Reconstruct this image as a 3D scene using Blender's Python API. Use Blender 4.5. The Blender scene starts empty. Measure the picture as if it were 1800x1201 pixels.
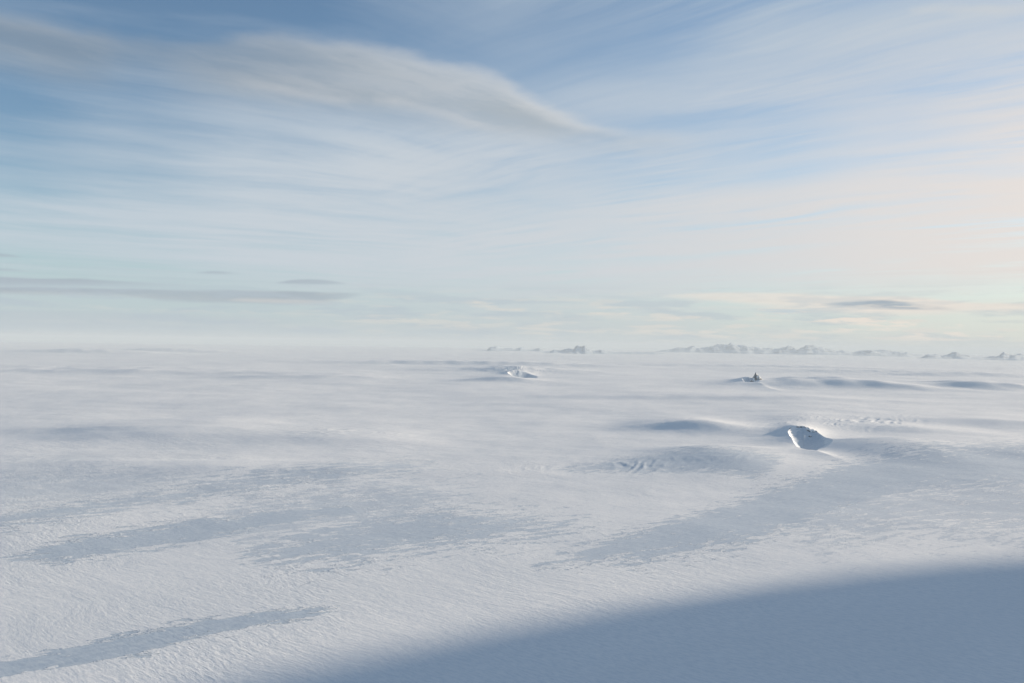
import bpy, math, random
import numpy as np
from mathutils import Vector, Matrix

S = bpy.context.scene
COL = S.collection
R = math.radians

# ------------------------------------------------------------------ camera
W0, H0 = 1800.0, 1201.0
LENS = 28.0
FPX = LENS / 36.0 * W0            # focal length in photograph pixels
CAM_Z = 400.0
PITCH, ROLL = R(0.20), R(0.80)
cam_d = bpy.data.cameras.new('camera')
cam_d.lens = LENS
cam_d.sensor_width = 36.0
cam_d.clip_start = 1.0
cam_d.clip_end = 400000.0
cam = bpy.data.objects.new('camera', cam_d)
COL.objects.link(cam)
CM = Matrix.Rotation(R(90) + PITCH, 3, 'X') @ Matrix.Rotation(ROLL, 3, 'Z')
cam.matrix_world = Matrix.Translation((0, 0, CAM_Z)) @ CM.to_4x4()
S.camera = cam

# ------------------------------------------------------------------ sun, sky, exposure
SUN_AZ, SUN_EL = R(64.0), R(10.0)         # azimuth measured from +Y towards +X
SUN_DIR = Vector((math.sin(SUN_AZ) * math.cos(SUN_EL), math.cos(SUN_AZ) * math.cos(SUN_EL), math.sin(SUN_EL)))
sun_d = bpy.data.lights.new('sun', 'SUN')
sun_d.energy = 4.9
sun_d.angle = R(0.53)
sun_d.color = (1.0, 0.825, 0.625)
sun = bpy.data.objects.new('sun', sun_d)
COL.objects.link(sun)
sun.rotation_euler = SUN_DIR.to_track_quat('Z', 'Y').to_euler()
SKY_STRENGTH = 0.09
S.view_settings.view_transform = 'Standard'
S.view_settings.look = 'None'
S.view_settings.gamma = 1.0
S.view_settings.use_curve_mapping = False
S.view_settings.exposure = 0.85
S.cycles.use_denoising = True
S.cycles.denoiser = 'OPENIMAGEDENOISE'
S.cycles.denoising_input_passes = 'RGB_ALBEDO_NORMAL'
S.cycles.denoising_prefilter = 'ACCURATE'
S.cycles.max_bounces = 6
S.cycles.diffuse_bounces = 2
S.cycles.glossy_bounces = 2
S.cycles.volume_bounces = 1
S.cycles.transparent_max_bounces = 8
S.cycles.sample_clamp_indirect = 4.0
S.cycles.use_adaptive_sampling = False


def px_dir(px, py):
    """world direction of a point of the photograph"""
    return (CM @ Vector((px - W0 / 2, H0 / 2 - py, -FPX))).normalized()


def px_sky(px, py):
    d = px_dir(px, py)
    h = math.hypot(d.x, d.y)
    return math.atan2(d.x, d.y), d.z / h


def px_ground(px, py, z=0.0):
    d = px_dir(px, py)
    t = (z - CAM_Z) / d.z
    return d.x * t, d.y * t


# ------------------------------------------------------------------ node helper
class X:
    """a float socket with arithmetic"""
    nt = None

    def __init__(s, sock):
        s.s = sock

    @staticmethod
    def m(op, *a, clamp=False):
        n = X.nt.nodes.new('ShaderNodeMath')
        n.operation = op
        n.use_clamp = clamp
        for i, v in enumerate(a):
            if isinstance(v, X):
                X.nt.links.new(v.s, n.inputs[i])
            else:
                n.inputs[i].default_value = v
        return X(n.outputs[0])

    def __add__(a, b): return X.m('ADD', a, b)
    def __radd__(a, b): return X.m('ADD', b, a)
    def __sub__(a, b): return X.m('SUBTRACT', a, b)
    def __rsub__(a, b): return X.m('SUBTRACT', b, a)
    def __mul__(a, b): return X.m('MULTIPLY', a, b)
    def __rmul__(a, b): return X.m('MULTIPLY', b, a)
    def __truediv__(a, b): return X.m('DIVIDE', a, b)
    def clamp(a): return X.m('ADD', a, 0.0, clamp=True)


def sstep(x, a, b, smooth=True):
    n = X.nt.nodes.new('ShaderNodeMapRange')
    n.interpolation_type = 'SMOOTHSTEP' if smooth else 'LINEAR'
    n.clamp = True
    for k, v in ((0, x), (1, a), (2, b)):
        if isinstance(v, X):
            X.nt.links.new(v.s, n.inputs[k])
        else:
            n.inputs[k].default_value = v
    n.inputs[3].default_value = 0.0
    n.inputs[4].default_value = 1.0
    return X(n.outputs[0])


def curve(x, pts, lo, hi, vlo=0.0, vhi=1.0):
    """FloatCurve with domain lo..hi and values vlo..vhi"""
    n = X.nt.nodes.new('ShaderNodeFloatCurve')
    c = n.mapping.curves[0]
    q = sorted(((p - lo) / (hi - lo), (v - vlo) / (vhi - vlo)) for p, v in pts)
    q = [(min(max(p, 0), 1), min(max(v, 0), 1)) for p, v in q]
    while len(c.points) < len(q):
        c.points.new(0.5, 0.5)
    for pt, (p, v) in zip(c.points, q):
        pt.location = (p, v)
        pt.handle_type = 'AUTO_CLAMPED'
    n.mapping.extend = 'HORIZONTAL'
    n.mapping.update()
    xx = sstep(x, lo, hi, smooth=False)
    X.nt.links.new(xx.s, n.inputs['Value'])
    r = X(n.outputs[0])
    return r * (vhi - vlo) + vlo


def combine(x, y, z=0.0):
    n = X.nt.nodes.new('ShaderNodeCombineXYZ')
    for i, v in enumerate((x, y, z)):
        if isinstance(v, X):
            X.nt.links.new(v.s, n.inputs[i])
        else:
            n.inputs[i].default_value = v
    return n.outputs[0]


def noise(vec, scale=1.0, detail=4.0, rough=0.5, dist=0.0, kind='FBM'):
    n = X.nt.nodes.new('ShaderNodeTexNoise')
    n.noise_dimensions = '3D'
    if kind != 'FBM':
        n.noise_type = kind
    X.nt.links.new(vec, n.inputs['Vector'])
    n.inputs['Scale'].default_value = scale
    n.inputs['Detail'].default_value = detail
    n.inputs['Roughness'].default_value = rough
    n.inputs['Distortion'].default_value = dist
    return X(n.outputs[0])


def mixc(f, a, b):
    n = X.nt.nodes.new('ShaderNodeMix')
    n.data_type = 'RGBA'
    for k, v in ((0, f), (6, a), (7, b)):
        if isinstance(v, X):
            X.nt.links.new(v.s, n.inputs[k])
        elif isinstance(v, bpy.types.NodeSocket):
            X.nt.links.new(v, n.inputs[k])
        elif isinstance(v, (int, float)):
            n.inputs[k].default_value = v
        else:
            n.inputs[k].default_value = (*v, 1.0)
    return n.outputs[2]


# ------------------------------------------------------------------ world: Nishita sky under veils of cloud
def lin(r, g, b):
    """the radiance that shows as this 8 bit colour at the scene's exposure"""
    k = 2.0 ** S.view_settings.exposure
    f = lambda c: (c / 255 / 12.92 if c / 255 <= 0.04045 else ((c / 255 + 0.055) / 1.055) ** 2.4) / k
    return (f(r), f(g), f(b))


world = bpy.data.worlds.new('World')
S.world = world
world.use_nodes = True
world.cycles.sampling_method = 'MANUAL'
world.cycles.sample_map_resolution = 1024
nt = world.node_tree
nt.nodes.clear()
X.nt = nt
sky = nt.nodes.new('ShaderNodeTexSky')
sky.sky_type = 'NISHITA'
sky.sun_disc = False
sky.sun_elevation = SUN_EL
sky.sun_rotation = SUN_AZ
sky.altitude = 800.0
sky.air_density = 1.0
sky.dust_density = 0.3
sky.ozone_density = 2.0
scl = nt.nodes.new('ShaderNodeVectorMath')
scl.operation = 'SCALE'
nt.links.new(sky.outputs[0], scl.inputs[0])
scl.inputs['Scale'].default_value = SKY_STRENGTH
tc = nt.nodes.new('ShaderNodeTexCoord')
sep = nt.nodes.new('ShaderNodeSeparateXYZ')
nt.links.new(tc.outputs['Generated'], sep.inputs[0])
dx, dy, dz = X(sep.outputs[0]), X(sep.outputs[1]), X(sep.outputs[2])
hyp = X.m('SQRT', dx * dx + dy * dy)
AZ = X.m('ARCTAN2', dx, dy)                       # azimuth, 0 ahead
V = dz / X.m('MAXIMUM', hyp, 0.001)               # tangent of the elevation
sdot = dx * SUN_DIR.x + dy * SUN_DIR.y + dz * SUN_DIR.z
den = X.m('MAXIMUM', dz, 0.0) + 0.035
PX_, PY_ = dx / den, dy / den                     # a cloud deck seen in perspective
WA = R(-50)                                       # wind axis
ca, sa = math.cos(WA), math.sin(WA)
al = PX_ * sa + PY_ * ca                          # along the wind
ac = PX_ * ca - PY_ * sa                          # across the wind
warp = noise(combine(PX_, PY_), 0.5, 2, 0.5)
nA = noise(combine(al * 0.35 + warp * 1.4, ac * 1.5 + warp * 1.2, 3.0), 1.0, 5, 0.58)
nB = noise(combine(al * 0.9, ac * 6.0 + warp * 4.5, 7.0), 1.0, 5, 0.62)
gate = sstep(noise(combine(PX_, PY_, 31.0), 0.9, 3, 0.5), 0.40, 0.62)   # fibres come in clumps
nB = (nB - 0.5) * (gate * 0.75 + 0.2) + 0.5
WB = R(62)
cb, sb_ = math.cos(WB), math.sin(WB)
al2 = PX_ * sb_ + PY_ * cb
ac2 = PX_ * cb - PY_ * sb_
nA2 = noise(combine(al2 * 0.30 + warp * 1.6, ac2 * 1.0 + warp * 1.6, 13.0), 1.0, 6, 0.6)
nB2 = (noise(combine(al2 * 1.0, ac2 * 3.6 + warp * 3.0, 17.0), 1.0, 5, 0.6) - 0.5) * 0.6 + 0.5
nF = noise(combine(al * 2.2 + warp * 2.0, ac * 17.0 + warp * 9.0, 41.0), 1.0, 4, 0.6)
lr = sstep(AZ, -0.30, 0.12)                      # two families of fibres cross over near the middle
nA = nA * lr + nA2 * (1.0 - lr)
nB = nB * lr + nB2 * (1.0 - lr)
nC = noise(combine(PX_, PY_, 11.0), 1.6, 6, 0.6)
nL = noise(combine(AZ * 6.0 + nC * 0.6, (V + AZ * 0.16) * 34.0 + nC * 1.6, 21.0), 1.0, 6, 0.62)
nH = noise(combine(AZ * 9.0, V * 60.0, 2.0), 1.0, 5, 0.55)     # low flat bars near the horizon

LO, HI = -0.72, 0.72


def AV(pts):
    return [px_sky(x, y) for x, y in pts]


# veil thickness: five bearings, each a curve over height
rows = [
    (0,    [(0, .10), (60, .15), (150, .04), (200, .06), (250, .20), (300, .22), (345, .52), (390, .78), (430, .58), (470, .45), (530, .50), (575, .72), (600, .85)]),
    (225,  [(0, .04), (60, .10), (150, .20), (200, .30), (250, .48), (300, .50), (350, .70), (400, .86), (440, .74), (480, .48), (530, .46), (575, .72), (600, .85)]),
    (450,  [(0, .04), (60, .10), (130, .40), (200, .56), (250, .72), (300, .86), (350, .90), (400, .96), (450, .90), (490, .66), (540, .50), (580, .72), (602, .85)]),
    (675,  [(0, .26), (60, .20), (130, .48), (200, .60), (250, .80), (300, .90), (350, .92), (400, .97), (450, .95), (500, .80), (545, .60), (580, .72), (602, .85)]),
    (900,  [(0, .46), (80, .42), (150, .46), (210, .52), (260, .80), (310, .78), (340, .70), (380, .88), (440, .95), (500, .88), (550, .72), (580, .74), (606, .85)]),
    (1125, [(0, .46), (80, .40), (130, .46), (180, .66), (215, .46), (260, .56), (310, .52), (350, .86), (400, .88), (450, .96), (500, .88), (550, .68), (590, .74), (610, .85)]),
    (1350, [(0, .62), (60, .66), (110, .60), (160, .70), (210, .48), (260, .52), (300, .60), (350, .88), (420, .96), (470, .92), (510, .66), (560, .45), (590, .62), (612, .80)]),
    (1575, [(0, .66), (80, .70), (150, .70), (200, .72), (250, .74), (300, .86), (350, .96), (420, 1.0), (470, .95), (510, .64), (560, .40), (590, .60), (615, .78)]),
    (1800, [(0, .72), (80, .76), (150, .80), (220, .92), (280, .98), (350, 1.0), (450, 1.0), (490, .80), (520, .45), (580, .45), (618, .78)]),
]
azs = [px_sky(x, 500)[0] for x, _ in rows]
veil = None
for i, (x, pts) in enumerate(rows):
    c = curve(V, [(max(px_sky(x, y)[1], 0.0), v) for y, v in pts], 0.0, 0.46)
    if i == 0:
        w = 1.0 - sstep(AZ, azs[0], azs[1])
    elif i == len(rows) - 1:
        w = sstep(AZ, azs[-2], azs[-1])
    else:
        w = sstep(AZ, azs[i - 1], azs[i]) * (1.0 - sstep(AZ, azs[i], azs[i + 1]))
    veil = c * w if veil is None else veil + c * w
back = sstep(X.m('ABSOLUTE', AZ), 1.4, 3.14)      # behind the camera both ends meet
veil = veil * (1.0 - back) + back * 0.5
veil = veil * (1.0 - sstep(V, 0.42, 1.6) * 0.55)              # the veil thins overhead
tex = (nA - 0.5) * 1.25 + (nB - 0.5) * 1.45 + (nF - 0.5) * (0.12 + 0.55 * gate) * lr
veil = (veil + tex * sstep(V, 0.0, 0.09) * (1.15 - veil * 0.6) * 0.70).clamp()
toSun = sstep(sdot, 0.35, 0.98)
toSunC = curve(sdot, [(-.2, 0), (.1, .05), (.45, .20), (.65, .40), (.8, .74), (.92, 1)], -0.2, 1.0)
toSunC = toSunC * (1.0 - sstep(V, 0.17, 0.45) * 0.85)
highV = sstep(V, 0.2, 0.6)
cv = mixc(highV, mixc(toSunC, lin(198, 208, 217), lin(238, 227, 219)), mixc(toSunC, lin(180, 195, 207), lin(214, 214, 214)))
lowband = 1.0 - sstep(V, 0.0, 0.10)
cv = mixc(lowband * 0.8, cv, mixc(toSunC, lin(188, 197, 204), lin(212, 213, 208)))
base = scl.outputs[0]
base = mixc((1.0 - sstep(V, 0.0, 0.16)) * 0.8, base, mixc(toSunC, lin(172, 198, 212), lin(204, 215, 216)))
veil = veil * (1.0 - sstep(nB * 0.6 + nA * 0.4, 0.54, 0.36) * 0.36 * sstep(V, 0.03, 0.10))
colr = mixc(veil * 0.95, base, cv)


def sky_cloud(colr, top, bot, op, body, rim=None, rimw=0.012, soft_t=0.006, soft_b=0.03, nz=0.02, rim_curve=None, n_src=None, breakup=0.0):
    """a cloud bank bounded by two edge curves; op is a list of (px, opacity)"""
    n_src = nC if n_src is None else n_src
    T = curve(AZ, AV(top), LO, HI, 0.0, 0.5) + (n_src - 0.5) * nz
    B = curve(AZ, AV(bot), LO, HI, 0.0, 0.5) + (n_src - 0.5) * nz * 0.8
    O = curve(AZ, [(px_sky(x, 300)[0], o) for x, o in op], LO, HI)
    m = (1.0 - sstep(V - T, -soft_t, soft_t)) * sstep(V - B, -soft_b * 0.5, soft_b) * O
    if breakup:
        m = (m * (1.0 + (nA - 0.5) * breakup + (nB - .5) * breakup * .5)).clamp()
    c = body
    if rim is not None:
        rm = sstep(T - V + (nB - 0.5) * rimw * 0.8, rimw, 0.0)
        if rim_curve:
            rm = rm * curve(AZ, [(px_sky(x, 300)[0], o) for x, o in rim_curve], LO, HI)
        c = mixc(rm, body, rim)
    return mixc(m, colr, c)


# the long grey cloud from the upper left to the middle
top = [(-60, 20), (0, 28), (80, 38), (150, 48), (250, 66), (400, 74), (500, 66), (600, 74), (700, 92), (800, 113), (870, 138), (930, 170), (1000, 202), (1080, 226), (1140, 236), (1230, 240)]
bot = [(-60, 108), (0, 118), (100, 145), (170, 150), (250, 145), (330, 165), (450, 190), (560, 202), (700, 218), (800, 230), (900, 246), (1000, 254), (1140, 256), (1230, 254)]
colr = sky_cloud(colr, top, bot, [(-100, .70), (100, .66), (170, .62), (250, .46), (330, .56), (420, .66), (560, .75), (800, .80), (1000, .85), (1140, .75), (1190, .5), (1250, .0)],
                 mixc(sstep(AZ, px_sky(150, 100)[0], px_sky(900, 100)[0]), mixc(sstep(nL, .35, .65), lin(130, 146, 162), lin(148, 159, 170)), mixc(sstep(nL, .35, .65), lin(172, 181, 188), lin(194, 198, 201))),
                 lin(206, 209, 212), 0.026, 0.012, 0.040, 0.060,
                 rim_curve=[(0, 0.1), (300, 0.1), (450, .2), (600, .45), (800, .8), (1000, 1), (1200, 1)], breakup=0.9)
# bright creases inside it
for t, b, o in (([(420, 140), (520, 158), (580, 172), (640, 174)], [(420, 150), (520, 170), (580, 180), (640, 178)], [(400, 0), (470, .5), (580, .8), (620, .4), (660, 0)]),
                ([(640, 168), (700, 176), (760, 190), (850, 218), (920, 232)], [(640, 180), (700, 186), (760, 200), (850, 230), (920, 238)], [(650, 0), (690, .75), (760, .7), (850, .5), (930, 0)])):
    colr = sky_cloud(colr, t, b, [(q, w * .8) for q, w in o], lin(206, 207, 209), soft_t=0.007, soft_b=0.016, nz=0.020, breakup=1.2)
# grey bars low on the left
gl = lin(166, 178, 188)
colr = sky_cloud(colr, [(-100, 482), (0, 487), (150, 491), (300, 500), (380, 503)], [(-100, 500), (0, 503), (150, 503), (300, 504), (380, 504)], [(-60, .95), (100, .9), (200, .6), (380, 0)], gl, soft_t=0.0015, soft_b=0.005, nz=0.004)
colr = sky_cloud(colr, [(-100, 502), (0, 504), (200, 508), (350, 510), (500, 512), (640, 516)], [(-100, 515), (0, 517), (200, 520), (300, 530), (450, 534), (560, 533), (640, 520)], [(-60, .95), (200, .85), (300, .75), (500, .85), (590, .6), (650, 0)], gl, soft_t=0.0015, soft_b=0.004, nz=0.005)
colr = sky_cloud(colr, [(400, 525), (440, 524), (560, 530), (600, 534)], [(400, 530), (440, 532), (560, 538), (600, 537)], [(400, 0), (450, .6), (520, .55), (600, 0)], lin(205, 206, 206), soft_t=0.002, soft_b=0.003, nz=0.006, n_src=nH)
for t, b, o in (([(345, 479), (380, 477), (430, 481)], [(345, 481), (380, 482.5), (430, 482)], [(345, 0), (375, .7), (400, .5), (440, 0)]),
                ([(485, 497), (520, 492), (560, 492), (610, 498)], [(485, 499), (520, 500), (560, 500.5), (610, 500)], [(485, 0), (515, .8), (560, .75), (620, 0)]),
                ([(-60, 445), (0, 446), (45, 452)], [(-60, 453), (0, 453), (45, 453)], [(-60, .8), (10, .7), (50, 0)]),
                ([(-60, 472), (0, 472), (55, 477)], [(-60, 477), (0, 477), (55, 478)], [(-60, .6), (10, .6), (60, 0)])):
    colr = sky_cloud(colr, t, b, o, lin(170, 182, 192), soft_t=0.0014, soft_b=0.0025, nz=0.002)
colr = sky_cloud(colr, [(-100, 544), (0, 546), (200, 549), (400, 556), (560, 562)], [(-100, 590), (0, 590), (200, 594), (400, 594), (560, 590)], [(-60, .6), (200, .55), (400, .4), (560, 0)], lin(184, 195, 203), soft_t=0.002, soft_b=0.012, nz=0.006)
# right: the pale tapering bank with its grey lens
colr = sky_cloud(colr, [(1150, 520), (1250, 515), (1350, 516), (1500, 521), (1600, 522), (1700, 532), (1800, 534), (1850, 535)],
                 [(1150, 524), (1250, 530), (1350, 540), (1500, 553), (1600, 555), (1700, 550), (1800, 550), (1850, 550)],
                 [(1150, 0), (1230, .6), (1400, .75), (1600, .95), (1750, .9), (1850, .9)], lin(236, 227, 217), soft_t=0.0025, soft_b=0.006, nz=0.006)
colr = sky_cloud(colr, [(1450, 534), (1500, 530), (1550, 528), (1600, 533), (1660, 541), (1700, 545)],
                 [(1450, 537), (1500, 541), (1550, 543), (1600, 545), (1660, 546), (1700, 547)],
                 [(1440, 0), (1490, .9), (1560, 1.0), (1620, .75), (1700, 0)], lin(162, 175, 186), soft_t=0.002, soft_b=0.003, nz=0.005)
colr = sky_cloud(colr, [(1320, 543), (1380, 543), (1440, 548)], [(1320, 547), (1380, 552), (1440, 551)], [(1320, 0), (1370, .6), (1450, 0)], lin(190, 202, 213), soft_t=0.002, soft_b=0.003, nz=0.004)
hb = sstep(nH, 0.47, 0.60) * (1.0 - sstep(V, 0.045, 0.085)) * sstep(V, 0.002, 0.012) * 0.55
colr = mixc(hb, colr, mixc(toSunC, lin(180, 193, 204), lin(196, 205, 208)))
hw = sstep(noise(combine(AZ * 14.0, V * 130.0, 9.0), 1.0, 5, 0.6), 0.52, 0.64) * (1.0 - sstep(V, 0.04, 0.08)) * sstep(V, 0.002, 0.01) * sstep(AZ, -0.45, 0.1) * 0.7
colr = mixc(hw, colr, mixc(toSunC, lin(216, 214, 208), lin(234, 225, 215)))
# small sunlit cumulus rolls above the far mountains
puff = noise(combine(AZ * 26.0, V * 170.0, 5.0), 1.0, 5, 0.6)
for t, b, o in (([(1440, 562), (1500, 558), (1560, 565), (1640, 571), (1700, 576)], [(1440, 567), (1500, 572), (1560, 576), (1640, 577), (1700, 578)], [(1400, 0), (1450, .9), (1560, .85), (1650, .8), (1700, 0)]),
                ([(1400, 582), (1450, 578), (1540, 578), (1580, 580)], [(1400, 588), (1450, 587), (1540, 586), (1580, 586)], [(1390, 0), (1440, .66), (1540, .6), (1600, 0)]),
                ([(1590, 592), (1650, 588), (1720, 589), (1800, 597), (1840, 598)], [(1590, 597), (1650, 600), (1720, 598), (1800, 601), (1840, 602)], [(1580, 0), (1640, .8), (1740, .7), (1840, .6)]),
                ([(1040, 583), (1150, 578), (1260, 584), (1330, 590)], [(1040, 588), (1150, 590), (1260, 596), (1330, 598)], [(1030, 0), (1100, .5), (1250, .55), (1350, 0)]),
                ([(620, 563), (720, 562), (800, 566), (900, 570)], [(620, 568), (720, 574), (800, 578), (900, 576)], [(560, 0), (680, .5), (800, .5), (930, 0)]),
                ([(830, 534), (855, 530), (880, 538)], [(830, 540), (855, 543), (880, 543)], [(825, 0), (855, .6), (885, 0)]),
                ([(930, 553), (1100, 552), (1240, 560)], [(930, 556), (1100, 558), (1240, 564)], [(930, 0), (1060, .4), (1180, .5), (1240, 0)])):
    T = curve(AZ, AV(t), LO, HI, 0.0, 0.5) + (puff - 0.5) * 0.022
    B = curve(AZ, AV(b), LO, HI, 0.0, 0.5) + (puff - 0.5) * 0.006
    O = curve(AZ, [(px_sky(x, 300)[0], v) for x, v in o], LO, HI)
    m = (1.0 - sstep(V - T, -0.001, 0.001)) * sstep(V - B, -0.0015, 0.0025) * O * sstep(puff, 0.40, 0.56)
    colr = mixc(m, colr, mixc(toSun, lin(222, 218, 210), lin(247, 233, 219)))
# small wisps upper right
for t, b, o in (([(1590, 22), (1640, 17), (1690, 12)], [(1590, 27), (1640, 25), (1690, 18)], [(1590, 0), (1620, .8), (1660, .4), (1700, 0)]),
                ([(1650, 20), (1720, 10), (1800, 14), (1850, 15)], [(1650, 27), (1720, 26), (1800, 24), (1850, 26)], [(1650, 0), (1700, .6), (1780, .6), (1850, .4)])):
    colr = sky_cloud(colr, t, b, o, lin(204, 208, 212), soft_t=0.006, soft_b=0.010, nz=0.05, breakup=2.5)
bg = nt.nodes.new('ShaderNodeBackground')
nt.links.new(colr, bg.inputs[0])
bg.inputs[1].default_value = 1.0
wo = nt.nodes.new('ShaderNodeOutputWorld')
nt.links.new(bg.outputs[0], wo.inputs[0])


# ------------------------------------------------------------------ numpy noise
def _hash(ix, iy, seed):
    h = (ix.astype(np.int64) * 374761393 + iy.astype(np.int64) * 668265263 + seed * 974634777) & 0x7fffffff
    h = ((h ^ (h >> 13)) * 1274126177) & 0x7fffffff
    return ((h ^ (h >> 16)) & 0xffff) / 65535.0 * 2 * math.pi


def perlin(x, y, seed=0):
    x0, y0 = np.floor(x), np.floor(y)
    fx, fy = x - x0, y - y0
    u, v = fx * fx * fx * (fx * (fx * 6 - 15) + 10), fy * fy * fy * (fy * (fy * 6 - 15) + 10)
    r = []
    for j in (0, 1):
        for i in (0, 1):
            a = _hash(x0 + i, y0 + j, seed)
            r.append(np.cos(a) * (fx - i) + np.sin(a) * (fy - j))
    return (r[0] * (1 - u) + r[1] * u) * (1 - v) + (r[2] * (1 - u) + r[3] * u) * v


def fbm(x, y, octv=4, seed=0, gain=0.5):
    s, a = 0, 1.0
    for k in range(octv):
        s = s + a * perlin(x * 2 ** k, y * 2 ** k, seed + k * 17)
        a *= gain
    return s


def ridged(x, y, octv=4, seed=0, gain=0.5):
    s, a, t = 0, 1.0, 0
    for k in range(octv):
        s = s + a * (1 - np.abs(perlin(x * 2 ** k, y * 2 ** k, seed + k * 31)) * 2.2)
        t += a
        a *= gain
    return s / t


def smooth(x, a, b):
    t = np.clip((x - a) / (b - a), 0, 1)
    return t * t * (3 - 2 * t)


RCM = np.array(CM)


def to_px(x, y, z):
    """world points to photograph pixels"""
    P = np.stack([x, y, z - CAM_Z], -1) @ RCM          # = CM^T p
    dep = np.maximum(-P[..., 2], 1e-3)
    return W0 / 2 + FPX * P[..., 0] / dep, H0 / 2 - FPX * P[..., 1] / dep, -P[..., 2]


# ------------------------------------------------------------------ terrain height
def ridge(x, y, px, py, half_px, h, near, far, ang=0.0, bend=0.0):
    """a swell of ice whose steeper side falls towards the viewer"""
    cx, cy = px_ground(px, py)
    d = math.hypot(cx, cy)
    L = half_px * d / FPX
    c, s = math.cos(R(ang)), math.sin(R(ang))
    u = (x - cx) * c + (y - cy) * s
    v = -(x - cx) * s + (y - cy) * c
    v = v - bend * (u / L) ** 2 * near
    e = np.where(v < 0, np.exp(-(v / near) ** 2), np.exp(-(v / far) ** 2))
    return 1.7 * h * e * np.exp(-np.abs(u / (L * .95)) ** 2) * (1 + .25 * perlin(x / 300, y / 300, int(px)))


def scoop(x, y, base, px, py, w, dpt, floor, hts, rads, outs, seed, power=2.4, wob=0.05):
    """a wind scoop: a bowl behind a crescent rim; hts, rads and outs are (degrees, value) round the rim,
    0 = right, 90 = away from the viewer"""
    cx, cy = px_ground(px, py)
    g_ = math.hypot(cx, cy)
    ru_, rv_ = cx / g_, cy / g_                  # the bowl's long axis points at the flight path
    X_, Y_ = ((x - cx) * rv_ - (y - cy) * ru_) / w, ((x - cx) * ru_ + (y - cy) * rv_) / dpt
    r = np.hypot(X_, Y_) + 1e-9
    th = np.degrees(np.arctan2(Y_, X_)) % 360

    def per(t):
        a = [p[0] for p in t]; b = [p[1] for p in t]
        a2 = [q - 360 for q in a] + a + [q + 360 for q in a]
        # smooth periodic curve
        g = np.interp(np.arange(-360, 720, 1.0), a2, b * 3)
        k = np.hanning(25); k /= k.sum()
        g = np.convolve(g, k, 'same')
        return np.interp(th, np.arange(-360, 720, 1.0), g)
    hr, rr, lo = per(hts), per(rads), per(outs)
    rr = rr * (1 + wob * perlin(th / 14.0, r * 0 + seed, seed)) + 0.02 * perlin(X_ * 6, Y_ * 6, seed)
    rho = r / rr
    ins = floor + (hr - floor) * np.clip(rho, 0, 1) ** power
    dm = (rho - 1) * rr * w
    out = hr * np.exp(-np.maximum(dm, 0) / lo)
    k = smooth(np.exp(-np.maximum(r - 0.8, 0) * 1.2), 0.0, 0.6)
    add = np.where(rho < 1, ins, out)
    return base + add, np.clip(1.2 - rho, 0, 1)


RIPPLES = ((1530, 748, 100, 10, 1.0), (590, 768, 120, 9, .6), (300, 815, 330, 8, .30), (1215, 752, 90, 8, .4),
           (1120, 822, 150, 11, .55), (915, 655, 70, 6, 1.6), (100, 648, 160, 5, 1.3), (1600, 657, 160, 6, 1.3),
           (1460, 672, 90, 5, 1.2), (1360, 755, 70, 10, .5))


def ripples(x, y):
    pxx, pyy, dep = to_px(x, y, np.zeros_like(x))
    rp = np.zeros(x.shape)
    for cx, cy, wx, wy, st in RIPPLES:
        rp = np.maximum(rp, st * np.exp(-((pxx - cx) / wx) ** 2 - ((pyy - cy) / wy) ** 2) * (dep > 0))
    wx_ = 60 * perlin(x / 260, y / 260, 91)
    u = (x * .5 + y * .87 + wx_) / 300
    v = (x * .87 - y * .5 + wx_) / 40
    brk = smooth(perlin(x / 170, y / 120, 95), -.25, .35)
    return rp * (2.0 + 7.0 * brk) * (np.maximum(ridged(u + .6 * brk, v, 3, 71), 0.0) - .4 + .35 * perlin(x / 38, y / 30, 97))


def spur(x, y, pts, left, right):
    """a drift crest through (px, py, height), soft on its left and steep on its right"""
    add = np.zeros(x.shape)
    q = [(*px_ground(a, b_), c) for a, b_, c in pts]
    for (ax, ay, ah), (bx, by, bh) in zip(q[:-1], q[1:]):
        ex, ey = bx - ax, by - ay
        L = math.hypot(ex, ey)
        t = np.clip(((x - ax) * ex + (y - ay) * ey) / L ** 2, 0, 1)
        dxx, dyy = x - ax - t * ex, y - ay - t * ey
        dd = np.hypot(dxx, dyy)
        side = (ex * dyy - ey * dxx)            # positive = left of the direction of travel
        w_ = np.where(side > 0, right, left)    # travelling towards the viewer: left is the sun side
        hh = (ah + (bh - ah) * t) * np.exp(-(dd / w_) ** 1.3)
        add = np.maximum(add, hh)
    return add


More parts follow.
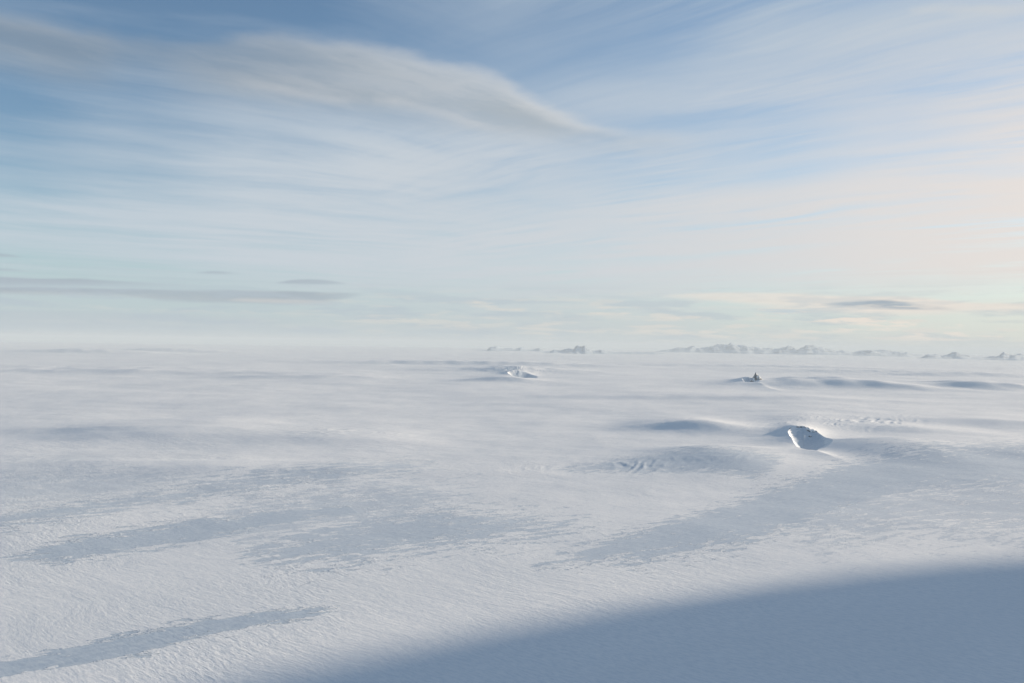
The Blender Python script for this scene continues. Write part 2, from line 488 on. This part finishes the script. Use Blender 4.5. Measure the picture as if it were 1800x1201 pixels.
def terrain(x, y):
    d = np.hypot(x, y)
    # broad swells, longer across the view with distance
    k = smooth(d, 1500, 6000)
    h = 16 * k * fbm(x / 2600, y / 2100, 3, 5)
    h += 7.0 * smooth(d, 600, 2500) * fbm(x / 800 + 3, y / 620, 3, 9)
    h += 0.75 * smooth(d, 900, 2500) * (1 - smooth(d, 9000, 16000)) * fbm(x / 110, y / 75, 3, 61)
    du, dv = x * .98 + y * .2, y * .98 - x * .2
    h += 2.4 * smooth(d, 2300, 4500) * (1 - smooth(d, 14000, 24000)) * ridged(du / 1500, dv / 430, 3, 55)
    h += 34 * smooth(d, 9000, 22000) * fbm(x / 7000, y / 4200, 3, 21)
    fade = 1 - smooth(d, 50000, 80000)
    h *= fade
    # named swells of the photograph
    h += ridge(x, y, 820, 642, 270, 44, 300, 2200)              # thin dark line far out
    h += ridge(x, y, 900, 654, 160, 40, 380, 1500)              # swell with the far scoop
    h += ridge(x, y, 885, 671, 65, 26, 160, 700)
    h += ridge(x, y, 1350, 647, 300, 30, 300, 2000)
    h += ridge(x, y, 1465, 681, 135, 58, 300, 1300, -6, -.6)
    h += ridge(x, y, 1735, 685, 90, 50, 260, 1200, 0, .5)
    h += ridge(x, y, 1700, 662, 130, 36, 300, 1500)
    h += ridge(x, y, 1480, 655, 150, 26, 300, 1500)
    h += ridge(x, y, 1200, 703, 320, 15, 150, 1000)
    h += ridge(x, y, 1215, 757, 105, 26, 150, 520, -10)         # shade left of the scoop
    h += ridge(x, y, 1560, 757, 120, 13, 170, 600, -8)          # rough crest right of the scoop
    h += ridge(x, y, 1720, 745, 180, 14, 150, 600)
    h += ridge(x, y, 1780, 800, 200, 12, 120, 500)
    h += ridge(x, y, 590, 775, 150, 9, 150, 500)
    h += ridge(x, y, 300, 770, 190, 15, 170, 700)
    h += ridge(x, y, 150, 760, 300, 9, 140, 600)
    h += ridge(x, y, 400, 830, 380, 9, 110, 500, 6)
    h += ridge(x, y, 200, 655, 320, 26, 320, 1600)
    h += ridge(x, y, 560, 665, 180, 18, 300, 1400)
    h += ridge(x, y, 150, 621, 120, 60, 500, 3000)
    h += ridge(x, y, 300, 619, 110, 60, 400, 3000)
    # sun-facing backs of the swells
    h += ridge(x, y, 1270, 800, 130, 17, 420, 140, -4)
    h += ridge(x, y, 1550, 790, 120, 22, 420, 170, -6)
    h += ridge(x, y, 300, 824, 330, 5, 300, 90, 3)
    h += ridge(x, y, 1400, 700, 160, 9, 700, 220)
    # distant rise that catches light along the horizon
    h += 30 * smooth(d, 36000, 54000) * (1 + 0.4 * perlin(x / 16000, y / 30000, 4))
    return h


RIM_F = dict(
    hts=[(0, 2), (30, 9), (50, 22), (66, 33), (90, 46), (114, 48), (135, 34), (155, 27), (180, 22), (205, 17), (232, 12), (260, 7), (280, 4), (292, 3), (320, 1), (340, 0)],
    rads=[(0, 1.22), (30, 1.08), (66, 1.03), (90, .95), (114, 1.03), (135, 1.08), (155, .76), (180, .56), (205, .54), (232, .62), (260, .85), (280, 1.05), (292, 1.04), (312, .85), (340, 1.08)],
    outs=[(0, 120), (40, 160), (90, 240), (130, 210), (180, 190), (220, 130), (270, 70), (320, 100)], wob=.02)


def full_height(x, y):
    h = terrain(x, y) + ripples(x, y)
    h, m1 = scoop(x, y, h, 1414, 784, 88, 320, -22, seed=3, power=2.0, **RIM_F)
    h += spur(x, y, [(1418, 799, 2), (1436, 804, 11), (1460, 810, 7), (1495, 819, 1)], 90, 45)
    s2 = dict(hts=[(a, v * 0.8) for a, v in RIM_F['hts']], rads=RIM_F['rads'], outs=[(a, v * 1.3) for a, v in RIM_F['outs']], wob=.02)
    h, m2 = scoop(x, y, h, 1316, 677, 92, 270, -26, seed=8, power=2.0, **s2)
    h += spur(x, y, [(1320, 678, 2), (1338, 681, 10), (1360, 686, 8), (1382, 690, 1)], 150, 60)
    s3 = dict(hts=[(a, v * 1.3) for a, v in RIM_F['hts']], rads=RIM_F['rads'], outs=[(a, v * 1.4) for a, v in RIM_F['outs']], wob=.02)
    h, m3 = scoop(x, y, h, 912, 664, 190, 760, -30, seed=12, power=2.0, **s3)
    return h


# ------------------------------------------------------------------ glazed patches: outlines laid on the ground
def sdf(px, py, poly):
    """signed distance, positive inside"""
    best = np.full(px.shape, 1e9)
    inside = np.zeros(px.shape, bool)
    n = len(poly)
    for i in range(n):
        ax, ay = poly[i]; bx, by = poly[(i + 1) % n]
        ex, ey = bx - ax, by - ay
        t = np.clip(((px - ax) * ex + (py - ay) * ey) / (ex * ex + ey * ey), 0, 1)
        best = np.minimum(best, np.hypot(px - ax - t * ex, (py - ay - t * ey) * 1.6))
        c = ((ay > py) != (by > py)) & (px < (bx - ax) * (py - ay) / (by - ay + 1e-12) + ax)
        inside ^= c
    return np.where(inside, best, -best)


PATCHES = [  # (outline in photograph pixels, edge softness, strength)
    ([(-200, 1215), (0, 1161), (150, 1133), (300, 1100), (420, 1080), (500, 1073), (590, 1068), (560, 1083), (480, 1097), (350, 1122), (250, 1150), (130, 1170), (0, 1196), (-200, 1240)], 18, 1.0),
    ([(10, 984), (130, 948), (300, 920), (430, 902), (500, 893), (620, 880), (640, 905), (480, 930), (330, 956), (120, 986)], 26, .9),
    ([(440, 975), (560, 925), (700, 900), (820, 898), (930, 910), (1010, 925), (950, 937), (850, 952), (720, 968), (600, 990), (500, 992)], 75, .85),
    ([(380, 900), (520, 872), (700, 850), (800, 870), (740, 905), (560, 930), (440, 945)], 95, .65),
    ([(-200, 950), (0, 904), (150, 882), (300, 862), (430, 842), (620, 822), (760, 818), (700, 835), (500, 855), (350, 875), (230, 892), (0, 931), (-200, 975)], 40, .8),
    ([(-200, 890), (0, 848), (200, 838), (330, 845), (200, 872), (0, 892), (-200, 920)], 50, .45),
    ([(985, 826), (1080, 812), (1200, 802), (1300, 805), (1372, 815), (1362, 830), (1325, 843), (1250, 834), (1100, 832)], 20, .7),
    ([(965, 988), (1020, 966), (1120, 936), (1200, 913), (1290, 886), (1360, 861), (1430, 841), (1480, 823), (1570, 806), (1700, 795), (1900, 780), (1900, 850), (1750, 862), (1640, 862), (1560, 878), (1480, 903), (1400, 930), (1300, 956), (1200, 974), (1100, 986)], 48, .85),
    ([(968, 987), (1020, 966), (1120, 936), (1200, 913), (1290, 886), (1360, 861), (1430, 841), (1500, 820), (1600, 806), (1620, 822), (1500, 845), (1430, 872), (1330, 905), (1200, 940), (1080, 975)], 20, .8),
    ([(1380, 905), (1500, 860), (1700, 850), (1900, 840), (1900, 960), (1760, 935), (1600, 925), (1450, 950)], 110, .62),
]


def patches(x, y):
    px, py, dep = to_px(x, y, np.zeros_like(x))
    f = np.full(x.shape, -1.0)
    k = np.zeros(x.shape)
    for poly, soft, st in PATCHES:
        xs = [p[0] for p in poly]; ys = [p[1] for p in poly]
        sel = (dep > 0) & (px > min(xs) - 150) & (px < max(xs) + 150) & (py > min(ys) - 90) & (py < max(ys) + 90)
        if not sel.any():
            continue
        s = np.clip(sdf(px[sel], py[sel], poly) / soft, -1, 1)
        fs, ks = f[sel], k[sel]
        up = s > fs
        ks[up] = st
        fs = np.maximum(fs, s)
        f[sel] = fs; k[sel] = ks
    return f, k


# ------------------------------------------------------------------ materials
def new_mat(name):
    m = bpy.data.materials.new(name)
    m.use_nodes = True
    m.node_tree.nodes.clear()
    X.nt = m.node_tree
    o = X.nt.nodes.new('ShaderNodeOutputMaterial')
    b = X.nt.nodes.new('ShaderNodeBsdfPrincipled')
    X.nt.links.new(b.outputs[0], o.inputs[0])
    return m, b


def setv(b, name, v):
    if isinstance(v, X):
        X.nt.links.new(v.s, b.inputs[name])
    elif isinstance(v, bpy.types.NodeSocket):
        X.nt.links.new(v, b.inputs[name])
    else:
        b.inputs[name].default_value = v


def attr(name):
    n = X.nt.nodes.new('ShaderNodeAttribute')
    n.attribute_name = name
    return X(n.outputs['Fac'])


def pos():
    g = X.nt.nodes.new('ShaderNodeTexCoord')
    s = X.nt.nodes.new('ShaderNodeSeparateXYZ')
    X.nt.links.new(g.outputs['Object'], s.inputs[0])
    return X(s.outputs[0]), X(s.outputs[1]), X(s.outputs[2])


def bump(height, dist, strength=1.0, normal=None):
    n = X.nt.nodes.new('ShaderNodeBump')
    n.inputs['Strength'].default_value = strength
    n.inputs['Distance'].default_value = dist
    X.nt.links.new(height.s, n.inputs['Height'])
    if normal is not None:
        X.nt.links.new(normal, n.inputs['Normal'])
    return n.outputs[0]


def rot(x, y, deg):
    c, s = math.cos(R(deg)), math.sin(R(deg))
    return x * c + y * s, y * c - x * s


snow, b = new_mat('wind_packed_snow')
x, y, z = pos()
wp = noise(combine(x * 0.004, y * 0.004, 1.0), 1.0, 3, 0.5)
u, v = rot(x, y, 143)          # sastrugi axis
u2, v2 = rot(x, y, 28)         # grain of the glazed patches
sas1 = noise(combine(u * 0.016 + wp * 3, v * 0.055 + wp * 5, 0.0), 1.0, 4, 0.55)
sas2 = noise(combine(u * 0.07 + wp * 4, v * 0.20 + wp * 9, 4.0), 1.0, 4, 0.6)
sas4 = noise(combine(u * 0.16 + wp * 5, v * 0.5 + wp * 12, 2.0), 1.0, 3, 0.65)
sas3 = noise(combine(x * 0.35, y * 0.35, 8.0), 1.0, 3, 0.6)
g0, gk = attr('glaze_shade'), attr('glaze_shade_strength')
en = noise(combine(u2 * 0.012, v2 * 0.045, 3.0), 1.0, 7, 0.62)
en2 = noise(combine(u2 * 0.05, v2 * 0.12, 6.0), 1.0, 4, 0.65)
gl_shade = sstep(g0 + (en - 0.5) * 4.6 + (en2 - 0.5) * 3.0, -0.18, 0.22) * sstep(g0, -0.99, -0.8)
gl_shade = gl_shade * gk
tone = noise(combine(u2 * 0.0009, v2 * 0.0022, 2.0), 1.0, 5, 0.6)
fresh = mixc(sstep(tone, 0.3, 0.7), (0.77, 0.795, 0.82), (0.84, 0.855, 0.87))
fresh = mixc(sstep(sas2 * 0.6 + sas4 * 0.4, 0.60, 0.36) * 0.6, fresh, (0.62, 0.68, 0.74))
glz_shade = mixc(sstep(sas2 * 0.5 + en2 * 0.5, 0.38, 0.62), (0.43, 0.515, 0.61), (0.55, 0.62, 0.69))  # serves the wind glaze and the painted shade in the scoops
colr = mixc(gl_shade, fresh, glz_shade)
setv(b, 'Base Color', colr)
setv(b, 'Roughness', 0.72 - gl_shade * 0.2)
setv(b, 'Specular IOR Level', 0.25)
patchy = sstep(noise(combine(x * 0.0022, y * 0.0022, 9.0), 1.0, 3, 0.5), 0.35, 0.65)
sas0 = noise(combine(u * 0.006 + wp * 2, v * 0.018 + wp * 3, 12.0), 1.0, 3, 0.5)
h1 = sas0 * 0.7 + (sas1 * 0.9 + sas2 * 0.72 + sas4 * 0.30) * (0.5 + patchy * 0.6) * (1.0 - gl_shade * 0.6) + sas3 * 0.11
nrm = bump(h1, 1.0, 1.0)
setv(b, 'Normal', nrm)
SNOW = snow

rockm, b = new_mat('dark_nunatak_rock')
x, y, z = pos()
g = X.nt.nodes.new('ShaderNodeNewGeometry')
s_ = X.nt.nodes.new('ShaderNodeSeparateXYZ')
X.nt.links.new(g.outputs['Normal'], s_.inputs[0])
nz = X(s_.outputs[2])
rn = noise(combine(x * 0.06, y * 0.06, z * 0.09), 1.0, 5, 0.6)
rk = mixc(rn, (0.04, 0.05, 0.065), (0.10, 0.115, 0.135))
dust = sstep(nz + (rn - 0.5) * 0.9, 0.48, 0.66)
setv(b, 'Base Color', mixc(dust, rk, (0.80, 0.82, 0.84)))
setv(b, 'Roughness', 0.9)
setv(b, 'Normal', bump(rn, 4.0, 0.8))

mtm, b = new_mat('distant_mountain')
x, y, z = pos()
g = X.nt.nodes.new('ShaderNodeNewGeometry')
s_ = X.nt.nodes.new('ShaderNodeSeparateXYZ')
X.nt.links.new(g.outputs['Normal'], s_.inputs[0])
nz = X(s_.outputs[2])
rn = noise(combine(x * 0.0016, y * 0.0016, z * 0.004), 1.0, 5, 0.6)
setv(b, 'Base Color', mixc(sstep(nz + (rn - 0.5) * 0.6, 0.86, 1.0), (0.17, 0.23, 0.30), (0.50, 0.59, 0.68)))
setv(b, 'Roughness', 0.9)

cldm, b = new_mat('cloud_vapour')
setv(b, 'Base Color', (0.85, 0.86, 0.88, 1))
setv(b, 'Roughness', 1.0)
setv(b, 'Specular IOR Level', 0.0)


def link_mesh(name, verts, faces, mat, smooth_=True):
    me = bpy.data.meshes.new(name)
    verts = np.asarray(verts, np.float32)
    faces = np.asarray(faces, np.int32)
    k = faces.shape[1]
    me.vertices.add(len(verts))
    me.vertices.foreach_set('co', verts.ravel())
    me.loops.add(faces.size)
    me.loops.foreach_set('vertex_index', faces.ravel())
    me.polygons.add(len(faces))
    me.polygons.foreach_set('loop_start', np.arange(0, faces.size, k, dtype=np.int32))
    if smooth_:
        me.polygons.foreach_set('use_smooth', np.ones(len(faces), bool))
    me.update(calc_edges=True)
    me.materials.append(mat)
    o = bpy.data.objects.new(name, me)
    COL.objects.link(o)
    return o


def grid_faces(nr, nc, wrap=False):
    i = np.arange(nr - 1)[:, None]
    j = np.arange(nc if wrap else nc - 1)[None, :]
    j2 = (j + 1) % nc
    a = i * nc + j; b_ = i * nc + j2; c = (i + 1) * nc + j2; d = (i + 1) * nc + j
    return np.stack([a, b_, c, d], -1).reshape(-1, 4)


# ------------------------------------------------------------------ the ice sheet
fine, q = [], -38.0
while q < 38:
    fine.append(q)
    p_ = 900 + FPX * math.tan(R(q))
    q += 0.034 if (1290 < p_ < 1480 or 870 < p_ < 960) else 0.088
fine = np.array(fine)
coarse_r = np.concatenate([np.arange(38.5, 50, 1.0), np.arange(50, 180, 4.0)])
angs = np.radians(np.concatenate([-coarse_r[::-1], fine, coarse_r]))
rr, r = [], 700.0
while r < 95000:
    rr.append(r)
    q = 1.0060
    if 2800 < r < 3800: q = 1.0017
    elif 3800 < r < 4800: q = 1.0023
    elif 7800 < r < 9900: q = 1.0020
    elif 10200 < r < 13500: q = 1.0045
    elif r > 22000: q = 1.010
    r *= q
rad = np.array([15.0, 60, 150, 260, 380, 480, 560, 640] + rr)
A_, R_ = np.meshgrid(angs, rad)
gx, gy = np.sin(A_) * R_, np.cos(A_) * R_
gz = full_height(gx, gy)
nr, nc = gx.shape
print('ice grid', nr, nc)
V_ = np.stack([gx, gy, gz], -1).reshape(-1, 3)
F_ = grid_faces(nr, nc, wrap=True)[:, ::-1]
ice = link_mesh('ice_field', V_, F_, SNOW)
ice['kind'] = 'structure'
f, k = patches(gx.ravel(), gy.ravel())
# bowl shade painted into the snow colour of each scoop, lit wall left clear
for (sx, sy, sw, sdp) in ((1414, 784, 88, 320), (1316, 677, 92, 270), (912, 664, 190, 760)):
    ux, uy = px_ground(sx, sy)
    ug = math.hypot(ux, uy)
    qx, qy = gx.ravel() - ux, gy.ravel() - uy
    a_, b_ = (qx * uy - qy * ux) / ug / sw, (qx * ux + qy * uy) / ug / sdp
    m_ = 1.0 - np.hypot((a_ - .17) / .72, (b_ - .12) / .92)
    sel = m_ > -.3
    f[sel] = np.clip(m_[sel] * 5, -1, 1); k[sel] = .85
for nm, arr in (('glaze_shade', f), ('glaze_shade_strength', k)):
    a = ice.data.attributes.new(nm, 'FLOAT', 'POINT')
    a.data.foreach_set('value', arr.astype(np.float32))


# ------------------------------------------------------------------ distant mountains
TOPS = [CAM_Z + 25.0]


def massif(name, label, dist, pts, seed, depth=4000.0, jag=1.0):
    """pts = (px, height in photograph pixels above the ice line)"""
    a0, a1 = px_sky(pts[0][0], 600)[0], px_sky(pts[-1][0], 600)[0]
    n = max(60, int((a1 - a0) * FPX * 1.3)); m = 26
    aa = np.linspace(a0, a1, n)
    tt = np.linspace(-1, 1, m)
    Aa, Tt = np.meshgrid(aa, tt)
    D = dist + Tt * depth
    xx, yy = np.sin(Aa) * D, np.cos(Aa) * D
    pa = [px_sky(p[0], 600)[0] for p in pts]
    P = np.interp(Aa, pa, [p[1] for p in pts]) / FPX * dist
    rg = ridged(xx / 950, yy / 950, 4, seed)
    sl = 0.95 + 0.40 * perlin(Aa * FPX / 14, Tt * 1.2, seed) + 0.18 * perlin(Aa * FPX / 6, Tt * 2, seed + 1) * jag
    z_ = P * np.clip(1 - np.abs(Tt + 0.15 * perlin(Aa * 90, Tt * 0, seed + 5)) ** 1.3, 0, 1) * (0.62 + 0.55 * rg) * np.clip(sl, .3, 1.5) + terrain(xx, yy) * 0.9 - 14
    z_ = np.where((np.abs(Tt) > .97), -30, z_)
    TOPS.append(float(z_.max()))
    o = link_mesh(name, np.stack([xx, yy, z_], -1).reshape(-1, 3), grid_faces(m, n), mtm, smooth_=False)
    o['kind'] = 'structure'
    o['label'] = label
    return o


massif('mountain_range', 'low jagged peaks left of centre on the far horizon', 48000,
       [(855, 0), (862, 6), (875, 7), (885, 4), (905, 4), (915, 6), (925, 3), (935, 2), (948, 5), (960, 0)], 3)
massif('mountain_range', 'tallest sharp twin peaks near the centre of the horizon', 43000,
       [(966, 0), (974, 5), (985, 3), (1000, 8), (1008, 7), (1015, 13), (1022, 10), (1028, 14), (1034, 10), (1042, 3), (1056, 6), (1070, 3), (1090, 2), (1110, 3), (1150, 3), (1172, 0)], 11)
massif('mountain_range', 'broad pale massif right of centre behind the ice', 56000,
       [(1150, 0), (1190, 7), (1215, 10), (1240, 9), (1262, 15), (1285, 17), (1300, 15), (1330, 11), (1360, 9), (1385, 12), (1400, 10), (1422, 14), (1445, 12), (1470, 7), (1500, 5), (1520, 8), (1560, 9), (1590, 6), (1620, 3), (1640, 0)], 23, 4500, .6)
massif('mountain_range', 'low pale peaks below the sunlit clouds', 51000,
       [(1500, 0), (1515, 6), (1530, 9), (1545, 7), (1560, 4), (1580, 5), (1595, 7), (1605, 2), (1615, 0)], 31)
massif('mountain_range', 'blue peaks at the right end of the horizon', 45000,
       [(1618, 0), (1630, 6), (1645, 7), (1655, 4), (1668, 7), (1680, 11), (1690, 8), (1705, 5), (1730, 4), (1752, 5), (1765, 10), (1775, 7), (1790, 10), (1802, 8), (1830, 6), (1860, 9), (1900, 4), (1930, 0)], 41)


# ------------------------------------------------------------------ rock: nunatak peaks and outcrops
def crag(name, label, cat, px, py, w, dpt, h, seed, peaks, sink=4.0, group=None, rot_deg=0.0, at=None):
    """a rocky peak as a closed faceted mesh standing on the ice; peaks = (u, v, height, radius)"""
    cx, cy = at or px_ground(px, py)
    n = 46
    t = np.linspace(-1, 1, n)
    U, Vv = np.meshgrid(t, t)
    H = np.zeros_like(U)
    for (pu, pv, ph, pr) in peaks:
        q = np.abs(U - pu) ** 1.15 / pr ** 1.15 + np.abs(Vv - pv) ** 1.15 / pr ** 1.15
        H = np.maximum(H, ph * np.clip(1 - q, 0, 1) ** .9)
    H = H * (0.9 + 0.28 * ridged(U * 2.0 + seed, Vv * 2.0, 3, seed) - 0.1) + 0.03 * perlin(U * 6, Vv * 6, seed) * (H > 0.02)
    edge = np.maximum(np.abs(U), np.abs(Vv))
    H = H * (1 - smooth(edge, .85, 1))
    xx = U * w + 0.06 * w * perlin(U * 4, Vv * 4, seed + 2)
    yy = Vv * dpt
    c, s = math.cos(R(rot_deg)), math.sin(R(rot_deg))
    X2, Y2 = xx * c - yy * s, xx * s + yy * c
    gh = full_height(X2 + cx, Y2 + cy)
    z0 = float(full_height(np.array([cx]), np.array([cy]))[0])
    Z = gh - z0 + H * h - sink * (H * h < sink) - 0.5
    top = np.stack([X2, Y2, Z], -1).reshape(-1, 3)
    botv = top.copy(); botv[:, 2] -= sink + 6
    F1 = grid_faces(n, n)
    F2 = F1[:, ::-1] + n * n
    ring = [i for i in range(n)] + [i * n + n - 1 for i in range(1, n)] + [(n - 1) * n + i for i in range(n - 2, -1, -1)] + [i * n for i in range(n - 2, 0, -1)]
    side = [(ring[(i + 1) % len(ring)], ring[i], ring[i] + n * n, ring[(i + 1) % len(ring)] + n * n) for i in range(len(ring))]
    o = link_mesh(name, np.vstack([top, botv]), np.vstack([F1, F2, np.array(side)]), rockm, smooth_=False)
    o.location = (cx, cy, z0)
    o['label'] = label
    o['category'] = cat
    if group:
        o['group'] = group
    return o


crag('nunatak', 'dark pointed rock peak poking through the ice behind a sunlit scoop', 'rock peak', 1328, 676, 84, 95, 80, 5,
     [(0, 0, 1.0, .62), (.3, -.3, .62, .5), (-.42, -.2, .38, .45), (.55, .1, .3, .4)])
fx, fy = px_ground(1414, 784)
fg = math.hypot(fx, fy)
rim = lambda u, v: (fx + u * fy / fg + v * fx / fg, fy - u * fx / fg + v * fy / fg)
crag('rock_outcrop', 'long low dark rock band along the top rim of the big snow scoop', 'rock outcrop', 0, 0, 30, 14, 6, 21,
     [(-.5, 0, .8, .5), (0, .1, 1.0, .5), (.5, -.1, .8, .5)], 2.0, 'rocks on the rim of the big scoop', -6, rim(-14, 300))
crag('rock_outcrop', 'small dark rock at the left end of the scoop rim', 'rock outcrop', 0, 0, 13, 9, 5, 22,
     [(0, 0, 1.0, .7), (-.5, .1, .5, .4)], 2.0, 'rocks on the rim of the big scoop', 10, rim(-60, 275))
crag('rock_outcrop', 'pale sunlit snow-covered crag on the right of the scoop rim', 'rock outcrop', 0, 0, 28, 36, 11, 23,
     [(-.3, .3, 1.0, .6), (.1, -.1, .8, .5), (.45, -.4, .5, .45)], 2.0, 'rocks on the rim of the big scoop', 15, rim(30, 288))
crag('rock_outcrop', 'dark wedge of bare rock under the sunlit crag inside the scoop', 'rock outcrop', 0, 0, 13, 8, 6, 24,
     [(0, 0, 1.0, .7), (.5, .1, .6, .4)], 2.0, 'rocks on the rim of the big scoop', 0, rim(22, 222))

# ------------------------------------------------------------------ the cloud that shades the foreground
sd = np.array([math.sin(SUN_AZ), math.cos(SUN_AZ)])
CLOUD_Z = 2300.0
shift = sd * (CLOUD_Z / math.tan(SUN_EL))
edge = np.array([px_ground(*p) for p in ((430, 1195), (530, 1172), (690, 1141), (860, 1105), (1050, 1073), (1200, 1046), (1350, 1026), (1500, 1009), (1650, 993), (1800, 978))])
perp = np.array([sd[1], -sd[0]])                 # towards the shaded side
o0 = edge.mean(0)
es, ep = (edge - o0) @ sd, (edge - o0) @ perp
es = np.concatenate([[-4200, -2600, -1400], es, [2300, 3600, 5200]])
ep = np.concatenate([[1500, 420, ep[0] + 60], ep, [ep[-1] + 260, ep[-1] + 900, ep[-1] + 1900]])
na, nb = 260, 36
us = np.linspace(0, 1, na)
ss = -4200 + 9400 * us
pe = np.interp(ss, es, ep)
pf = np.maximum(3200 - ((ss - 500) / 4700) ** 2 * 900, pe + 5)
pf[0] = pe[0] + 1; pf[-1] = pe[-1] + 1
th_ = np.linspace(0, 2 * math.pi, nb, endpoint=False)
TT, SS_ = np.meshgrid(th_, ss)
pm, ph_ = ((pe + pf) / 2)[:, None], ((pf - pe) / 2)[:, None]
PP_ = pm - np.cos(TT) * ph_ + 22 * fbm(SS_ / 420, TT, 3, 77)
cz = np.sin(TT) * 90 * np.sqrt(np.clip(ph_ / ph_.max(), 0, 1)) * (1 + .4 * fbm(SS_ / 500, np.cos(TT) * 2, 3, 78))
cx_ = o0[0] + shift[0] + SS_ * sd[0] + PP_ * perp[0]
cy_ = o0[1] + shift[1] + SS_ * sd[1] + PP_ * perp[1]
mid = Vector((float(cx_.mean()), float(cy_.mean())))
vv = np.stack([cx_, cy_, cz + CLOUD_Z], -1).reshape(-1, 3)
na, nb = nb, na
cl = link_mesh('cloud', vv - np.array([mid.x, mid.y, CLOUD_Z]), grid_faces(nb, na, wrap=True)[:, ::-1], cldm)
cl.location = (mid.x, mid.y, CLOUD_Z)
cl['label'] = 'long flat cloud off to the right that shades the near snow'
cl['category'] = 'cloud'

# ------------------------------------------------------------------ haze
hz = bpy.data.materials.new('haze_air')
hz.use_nodes = True
hz.node_tree.nodes.clear()
o_ = hz.node_tree.nodes.new('ShaderNodeOutputMaterial')
pv = hz.node_tree.nodes.new('ShaderNodeVolumePrincipled')
pv.inputs['Color'].default_value = (0.58, 0.655, 0.71, 1)
pv.inputs['Density'].default_value = 2.0e-5
pv.inputs['Anisotropy'].default_value = 0.0
hz.node_tree.links.new(pv.outputs[0], o_.inputs['Volume'])
B = 98000.0
ZT, ZB = max(TOPS) + 25.0, float(gz.min()) - 31.0
vb = [(-B, -B, ZB), (B, -B, ZB), (B, B, ZB), (-B, B, ZB), (-B, -B, ZT), (B, -B, ZT), (B, B, ZT), (-B, B, ZT)]
fb = [(0, 3, 2, 1), (4, 5, 6, 7), (0, 1, 5, 4), (1, 2, 6, 5), (2, 3, 7, 6), (3, 0, 4, 7)]
haze = link_mesh('haze', vb, fb, hz, smooth_=False)
haze['kind'] = 'stuff'
